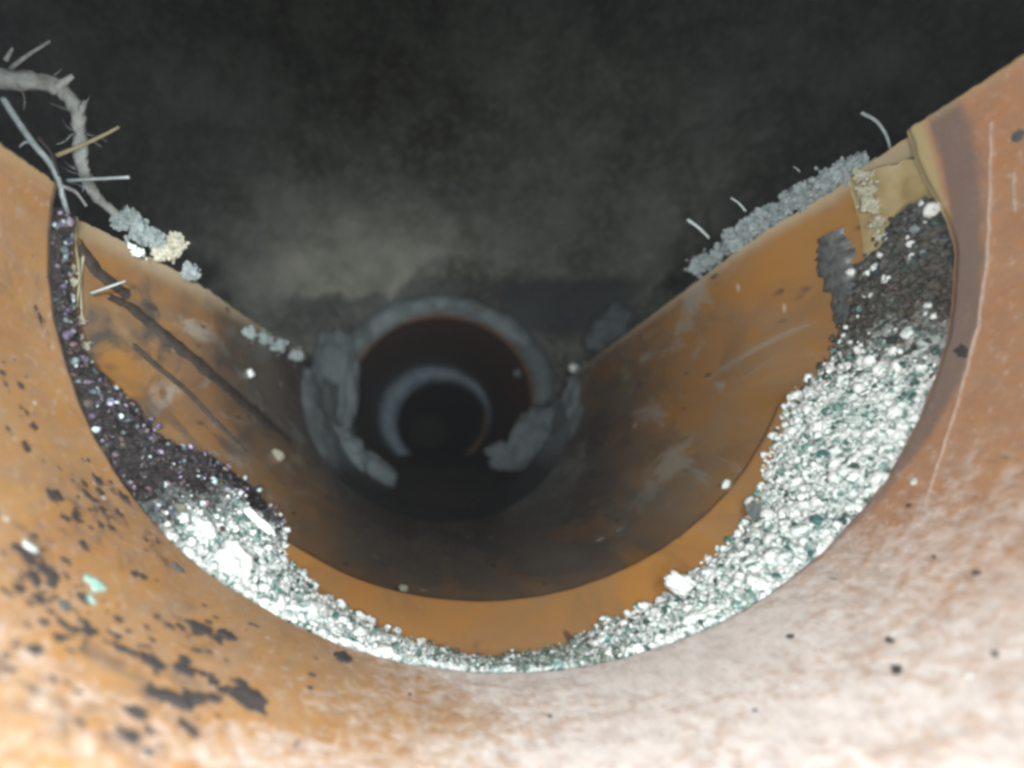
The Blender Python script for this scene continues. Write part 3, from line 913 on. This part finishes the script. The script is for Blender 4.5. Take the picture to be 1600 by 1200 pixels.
def grit(name, pa, pb, label, cat):
    n = int(abs(pb - pa) / 0.0042); k = 60
    cols = []
    def fi(u, v): return grit_pt(pa + (pb - pa) * u, v)[0]
    def fo(u, v):
        p = fi(u, v); c = Vector((CX, p.y, CZ)); return c + (p - c) * 1.03
    o = shell(name, n, k, fi, fo, M_BED)
    me = o.data
    C = []
    for l in range(2):
        for i in range(n + 1):
            for j in range(k + 1):
                ph_, t_ = pa + (pb - pa) * i / n, j / k
                q = [BEDC[zone(ph_ + R(e), t_)] for e in (-6, -3.5, -1, 1, 3.5, 6)]
                C.append((*[sum(c[m_] for c in q) / 6 for m_ in range(3)], 1))
    at = me.attributes.new('tint', 'FLOAT_COLOR', 'POINT'); at.data.foreach_set('color', np.array(C, dtype=np.float32).ravel())
    WH = [min(1.0, max(0.0, (c[1] - 0.05) / 0.16)) for c in C]
    at = me.attributes.new('white', 'FLOAT', 'POINT'); at.data.foreach_set('value', WH)
    items = []
    N = 0
    # area weighted sampling
    tries = int(abs(pb - pa) * 6000)
    for _ in range(tries):
        ph = random.uniform(min(pa, pb), max(pa, pb))
        wdt = (y_in(ph) - D) / 0.03
        if random.random() > min(1, 0.25 + wdt): continue
        t = random.uniform(-0.02, 1.0) if random.random() < 0.93 else random.uniform(0.95, 1.08)
        z = zone(ph + R(random.gauss(0, 2.6)), t + random.gauss(0, 0.05))
        if z == 2 and random.random() < 0.6: continue
        if z == 3 and random.random() < 0.75 - 0.5 * nz(ph * 20, t * 4, 9): continue
        r = random.choice((0.00016, 0.0002, 0.00026, 0.00034, 0.00048, 0.0006)) * random.uniform(0.8, 1.3)
        if z == 1 and random.random() < 0.08: r *= 1.6
        if abs(math.degrees(ph) + 1) < 14: r *= 0.6
        d = math.degrees(ph)
        tt = min(max(t, 0), 1)
        p, y = grit_pt(ph, tt, r * random.uniform(-1.0, 0.0))
        if t > 1:
            y = y + (t - 1) * (y_in(ph) - D); p = surf(y, ph, s_chan(y, ph) - r / A)
        col = random.choice(PAL[z])
        if z == 1:
            cl = nz(ph * 45, y * 500, 11)
            if cl > 0.28: col = random.choice(PAL[1][-4:])
            else:
                col = random.choice(PAL[1][:15]) if random.random() < 0.93 else col
                if cl < -0.1 and random.random() < 0.2: r *= 1.9
        if z == 2 and math.degrees(ph) > 90: col = tuple(c * k for c, k in zip(col, (0.9, 1.15, 1.5)))  # bluer towards the top: wet sheen put into the grain colour
        if z == 2 and random.random() < 0.035: col = (0.8, 0.82, 0.8); r *= 1.8  # a few white grains painted in as glints
        if z == 3 and random.random() < 0.09: col = random.choice([(0.7, 0.72, 0.8), (0.6, 0.5, 0.75), (0.55, 0.7, 0.72)]); r = min(r * random.uniform(0.8, 1.8), 0.0006)  # violet, teal and white glints put in as pale grains
        items.append((tuple(p), r, col, 0.4))
    g2 = grains('grit_grains', items, M_GRIT, ICO1, 0.16)
    # grains and bed are one heap: join data into the bed mesh
    import bmesh
    bm = bmesh.new(); bm.from_mesh(me); nb = len(bm.faces)
    bm.from_mesh(g2.data)
    bm.faces.ensure_lookup_table()
    for f in bm.faces[nb:] : f.material_index = 1
    bm.to_mesh(me); bm.free()
    me.materials.append(M_GRIT)
    gm = g2.data; bpy.data.objects.remove(g2); bpy.data.meshes.remove(gm)
    tag(o, label, cat, kind='stuff')
    return len(items)
n1 = grit('grit_heap', R(3), hit(1392, 348)[1], 'white glittering grit packed in the pipe joint on the right', 'grit')
n2 = grit('grit_heap', R(-97), R(2.8), 'dark and white glinting grit packed in the pipe joint on the left', 'grit')
print('grains', n1, n2)

# bigger stones and chips in the joint, each a thing
st = [(1062, 912, 0.093, 40, 30, M_WHITE, 'round white pebble on the inner edge of the grit right of the channel floor', 0.3),
      (1108, 968, 0.0885, 84, 30, M_WHITE, 'long white chip lying along the rim low in the right grit', -0.35),
      (1178, 797, 0.102, 16, 26, M_CRUMB, 'small grey pebble on the inner edge of the right grit', 0.0),
      (262, 805, 0.094, 46, 40, M_CRUMB_Y, 'cream rounded chip uppermost in the bright left grit', 0.4),
      (285, 850, 0.0915, 60, 20, M_CRUMB_Y, 'flat cream chip lying in the left grit near the rim', 0.9),
      (318, 828, 0.094, 44, 26, M_WHITE, 'pale curved chip in the middle of the left grit', 0.8),
      (405, 815, 0.103, 60, 12, M_WHITE, 'thin pale sliver pointing right out of the left grit', 0.75),
      (365, 880, 0.0915, 62, 50, M_WHITE, 'large white chip in the lower left grit', 0.9),
      (232, 765, 0.096, 40, 26, M_CRUMB, 'grey chip among the dark grit on the left', 0.6),
      (1135, 757, 0.128, 14, 16, M_WHITE, 'white speck on the orange wall right of the channel floor', 0),
      (630, 921, 0.128, 14, 14, M_CRUMB_Y, 'pale speck at the front of the channel floor', 0),
      (897, 575, 0.298, 16, 14, M_WHITE, 'bright speck on top of the far right mortar lump', 0),
      (390, 583, 0.19, 13, 13, M_WHITE, 'bright speck on the left channel wall', 0),
      (808, 583, 0.418, 12, 12, M_CRUMB, 'small grey speck at the right edge of the outlet hole', 0),
      (432, 712, 0.22, 22, 18, M_CRUMB_Y, 'cream speck at the foot of the left channel wall', 0),
      ]
for k, (x, y, Yd, wd, hd, m, lab, rot) in enumerate(st):
    small = max(wd, hd) < 17
    if Yd in (0.128, 0.19, 0.22):
        Yd = hit(x, y)[0] - 0.0006
    o = lump(x, y, Yd, wd, hd, min(wd, hd), m, 'chip', lab, 'chip', 60 + k, rot, ICO3 if not small else ICO2, 0.35)

# ================================================================== CRUMBS ALONG THE SAWN EDGES
def crumb_cluster(name, pts, m, label, cat='mortar crust', size=1.0, seed=0):
    """flaky crust as one mesh: overlapping rough lumps of very different sizes, broken by fine relief"""
    V = []; Fc = []
    for (x, y, Y, r) in pts:
        p0 = P(x, y, Y); R0 = r * Y / F
        for q_ in range(26):
            big = q_ < 5
            rr = R0 * (random.uniform(0.35, 0.62) if big else random.uniform(0.08, 0.26))
            sp = 0.30 if big else 0.52
            c = p0 + Vector((random.gauss(0, 1), random.gauss(0, 1), random.gauss(0, 0.8))) * R0 * sp
            bv, bf = ICO3 if big else ICO1
            st = [random.uniform(0.55, 1.35) for _ in range(3)]; sd = random.uniform(0, 90)
            off = len(V)
            for v in bv:
                k = 1 + 0.55 * nz(v[0] * 1.6 + sd, v[1] * 1.6, v[2] * 1.6) + (0.30 * nz(v[0] * 6, v[1] * 6 + sd, v[2] * 6) if big else 0)
                V.append((c.x + v[0] * rr * k * st[0], c.y + v[1] * rr * k * st[1], c.z + v[2] * rr * k * st[2]))
            Fc.extend([tuple(int(a) + off for a in f) for f in bf])
    me = bpy.data.meshes.new(name); me.from_pydata(V, [], Fc); me.update()
    g = link(name, me, m, smooth=False)
    return tag(g, label, cat)
crumb_cluster('mortar_crust', [(205, 350, 0.108, 20), (222, 362, 0.110, 24), (190, 343, 0.107, 14), (240, 372, 0.112, 16)], M_CRUMB, 'grey mortar crust on the left sawn edge where the root lands')
crumb_cluster('mortar_crust', [(262, 385, 0.116, 18), (276, 380, 0.118, 16), (255, 395, 0.115, 14)], M_CRUMB_Y, 'cream mortar crust further along the left sawn edge')
crumb_cluster('mortar_crust', [(296, 420, 0.124, 13), (303, 430, 0.126, 10)], M_CRUMB, 'small brownish crumb last in line on the left sawn edge')
crumb_cluster('mortar_crust', [(216, 394, 0.109, 9), (210, 388, 0.109, 7)], M_WHITE, 'little white chip set in the left sawn edge')
def along(x0, y0, x1, y1, n, r, jy=5):
    L = []
    for k in range(n):
        t = k / (n - 1); x, y = x0 + (x1-x0)*t, y0 + (y1-y0)*t + random.uniform(-jy, jy)
        Y = hit(x, y + 14)[0]
        L.append((x, y, Y, r * random.uniform(0.7, 1.25)))
    return L
crumb_cluster('mortar_crust', along(1255, 305, 1335, 262, 7, 19), M_CRUMB, 'long grey blue crust highest on the right sawn edge beside the tan socket')
crumb_cluster('mortar_crust', along(1150, 372, 1215, 335, 6, 20), M_CRUMB, 'grey blue crust halfway up the right sawn edge')
crumb_cluster('mortar_crust', along(1090, 418, 1140, 385, 4, 12), M_CRUMB, 'thin grey crust lowest on the right sawn edge')
crumb_cluster('mortar_crust', along(1215, 335, 1260, 318, 4, 9), M_CRUMB, 'narrow crust bridging the two big ones on the right sawn edge')
crumb_cluster('mortar_crust', [(390, 520, 0.172, 10), (415, 530, 0.19, 13), (440, 540, 0.205, 12), (462, 556, 0.22, 11)], M_CRUMB, 'pale crust at the far end of the left sawn edge')
crumb_cluster('mortar_crust', [(1346, 278, 0.101, 13), (1352, 298, 0.101, 14), (1360, 322, 0.101, 12), (1371, 346, 0.101, 11), (1380, 370, 0.101, 9)], M_CRUMB_Y, 'pale strip of mortar running down beside the tan socket')
crumb_cluster('mortar_crust', [(1492, 180, 0.0855, 13), (1482, 200, 0.0862, 12), (1470, 210, 0.0868, 8)], M_CRUMB, 'white grey crust at the upper right corner of the near pipe')
# crumbly strands hanging on the left between the two pipes
crumb_cluster('mortar_crust', [(110, 420, 0.094, 9), (112, 440, 0.094, 9), (108, 465, 0.094, 8), (125, 500, 0.097, 9), (130, 540, 0.099, 9), (118, 530, 0.096, 9)], M_CRUMB_Y, 'yellowish crumbs stuck in the dark gap on the left')

# ================================================================== ROOTS AND FIBRES
root = empty('tree_root', P(150, 320, 0.098), 'thick pale root curling down from the upper left onto the sawn edge', 'root')
def rt(name, pts, r0, r1, m, parent, sides=9, wob=0.12, sub=5):
    pp = [P(x, y, Y) for x, y, Y in pts]
    k = pts[0][2] / F
    o = tube(name, pp, [r0 * k, r1 * k], m, None, sides, wob, sub)
    if parent: adopt(o, parent)
    return o
rt('main_root', [(-40, 118, 0.088), (20, 126, 0.089), (75, 131, 0.090), (100, 146, 0.091), (118, 170, 0.092), (124, 205, 0.093), (126, 245, 0.095), (133, 275, 0.097), (148, 305, 0.100), (170, 325, 0.104), (200, 350, 0.108)], 14, 7.5, M_ROOT, root, 11, 0.26)
rt('root_spur', [(88, 138, 0.090), (100, 128, 0.0895), (114, 118, 0.089)], 8, 3, M_ROOT, root, 7)
rt('root_spur', [(122, 180, 0.092), (129, 168, 0.0915), (134, 157, 0.091)], 7, 2, M_ROOT, root, 7)
rt('rootlet', [(70, 126, 0.090), (45, 116, 0.0895), (20, 112, 0.089)], 3.5, 2, M_ROOT, root, 6)
r2 = empty('tree_root', P(100, 320, 0.092), 'thin whitish root running down the left beside the near pipe edge', 'root')
rt('main_root', [(5, 155, 0.087), (28, 190, 0.0875), (55, 228, 0.088), (78, 255, 0.089), (92, 285, 0.090), (99, 312, 0.091), (108, 345, 0.093), (112, 380, 0.094)], 5.5, 4, M_FIBRE, r2, 7)
rt('rootlet', [(60, 215, 0.088), (80, 240, 0.0885), (92, 275, 0.089)], 3, 2, M_SEAM, r2, 5)
rt('rootlet', [(55, 225, 0.088), (40, 222, 0.088), (30, 230, 0.088)], 2.5, 1, M_FIBRE, r2, 5)
rt('rootlet', [(95, 290, 0.090), (118, 300, 0.092), (135, 322, 0.094)], 3.5, 2.5, M_ROOT, r2, 5)
for k in range(26):
    t = random.random()
    base = [(20, 126, 0.089), (75, 131, 0.090), (118, 170, 0.092), (124, 205, 0.093), (126, 245, 0.095), (133, 275, 0.097), (148, 305, 0.100), (170, 325, 0.104)]
    q = base[min(7, int(t * 8))]; a = random.uniform(0, 6.28); L = random.uniform(12, 55)
    pts = [(q[0], q[1], q[2])]
    for m_ in range(3):
        a += random.uniform(-0.6, 0.6)
        pts.append((pts[-1][0] + L / 3 * math.cos(a), pts[-1][1] + L / 3 * math.sin(a), q[2] + random.uniform(-0.001, 0.001)))
    rt('root_hair', pts, random.uniform(0.7, 1.5), 0.4, M_ROOT if k % 2 else M_FIBRE, root, 5)
r3 = empty('tree_root', P(20, 85, 0.094), 'faint forked root tip at the very upper left of the picture', 'root')
rt('main_root', [(0, 120, 0.094), (25, 100, 0.094), (50, 82, 0.094), (78, 64, 0.095)], 3.5, 2, M_ROOT, r3, 6)
rt('rootlet', [(8, 95, 0.094), (20, 75, 0.094)], 4, 2, M_ROOT, r3, 6)
def fibre(pts, r, m, label, r1=None, name='fibre'):
    o = rt(name, pts, r, r1 if r1 else r * 0.6, m, None, 6, 0.1, 5)
    # put the origin at the fibre's foot
    p = P(*pts[0])
    o.data.transform(Matrix.Translation(-p)); o.location = p
    return tag(o, label, 'fibre')
fibre([(88, 243, 0.091), (125, 228, 0.091), (160, 212, 0.091), (186, 198, 0.091)], 3.2, M_TWIG, 'brown fibre crossing behind the thick root and pointing up right')
fibre([(105, 282, 0.092), (140, 280, 0.091), (202, 277, 0.090)], 2.2, M_FIBRE, 'short white straight fibre crossing the thick root', 2.0)
fibre([(142, 458, 0.098), (165, 450, 0.098), (196, 439, 0.099)], 2.4, M_FIBRE, 'short pale fibre on the left channel wall below the sawn edge')
fibre([(120, 340, 0.097), (118, 380, 0.096), (124, 430, 0.096), (120, 480, 0.096)], 3.0, M_TWIG, 'brown root strand hanging in the gap at the left')
fibre([(103, 360, 0.093), (100, 420, 0.093), (108, 480, 0.094), (106, 560, 0.095)], 2.6, M_ROOT, 'long grey strand hanging against the near pipe end at the left')
fibre([(130, 400, 0.099), (126, 440, 0.098), (128, 500, 0.098)], 2.4, M_CRUMB_Y, 'yellowish strand hanging furthest right in the left gap')
fibre([(1391, 232, 0.103), (1385, 212, 0.103), (1370, 190, 0.103), (1346, 176, 0.103)], 1.8, M_FIBRE, 'curved fine hair rising above the highest right crust', 2.6)
fibre([(1165, 330, 0.115), (1155, 318, 0.115), (1142, 309, 0.115)], 1.6, M_FIBRE, 'tiny hair rising from the middle right crust')
fibre([(1108, 372, 0.125), (1092, 356, 0.125), (1074, 343, 0.125)], 1.8, M_FIBRE, 'short bright hair above the lowest right crust', 2.6)
fibre([(1250, 268, 0.11), (1240, 260, 0.11)], 1.0, M_FIBRE, 'minute hair left of the highest right crust')
fibre([(805, 272, 0.41), (740, 276, 0.408), (690, 281, 0.406), (640, 287, 0.405), (608, 290, 0.404)], 1.3, M_TWIG, 'long thin yellowish hair across the dark back wall')
fibre([(172, 903, 0.0790), (190, 903, 0.0790), (208, 901, 0.0792)], 2.4, M_WHITE, 'white splinter lying on the spotted left side of the near pipe')

# ================================================================== HAZE: thin volume added to lift the black level
def haze():
    me = bpy.data.meshes.new('haze')
    x0, x1, y0, y1, z0, z1 = -0.85, 0.85, -0.9, 2.1, -1.2, 1.45
    V = [(x, y, z) for x in (x0, x1) for y in (y0, y1) for z in (z0, z1)]
    me.from_pydata(V, [], [(0, 1, 3, 2), (4, 6, 7, 5), (0, 4, 5, 1), (2, 3, 7, 6), (0, 2, 6, 4), (1, 5, 7, 3)]); me.update()
    m = bpy.data.materials.new('black_lift_haze'); m.use_nodes = True; nt = m.node_tree; nt.nodes.clear()
    o_ = nt.nodes.new('ShaderNodeOutputMaterial'); v = nt.nodes.new('ShaderNodeVolumePrincipled')
    v.inputs['Color'].default_value = (0.9, 0.95, 1.0, 1); v.inputs['Density'].default_value = 0.028
    nt.links.new(v.outputs[0], o_.inputs['Volume'])
    o = link('haze', me, m, smooth=False); o['kind'] = 'stuff'
haze()
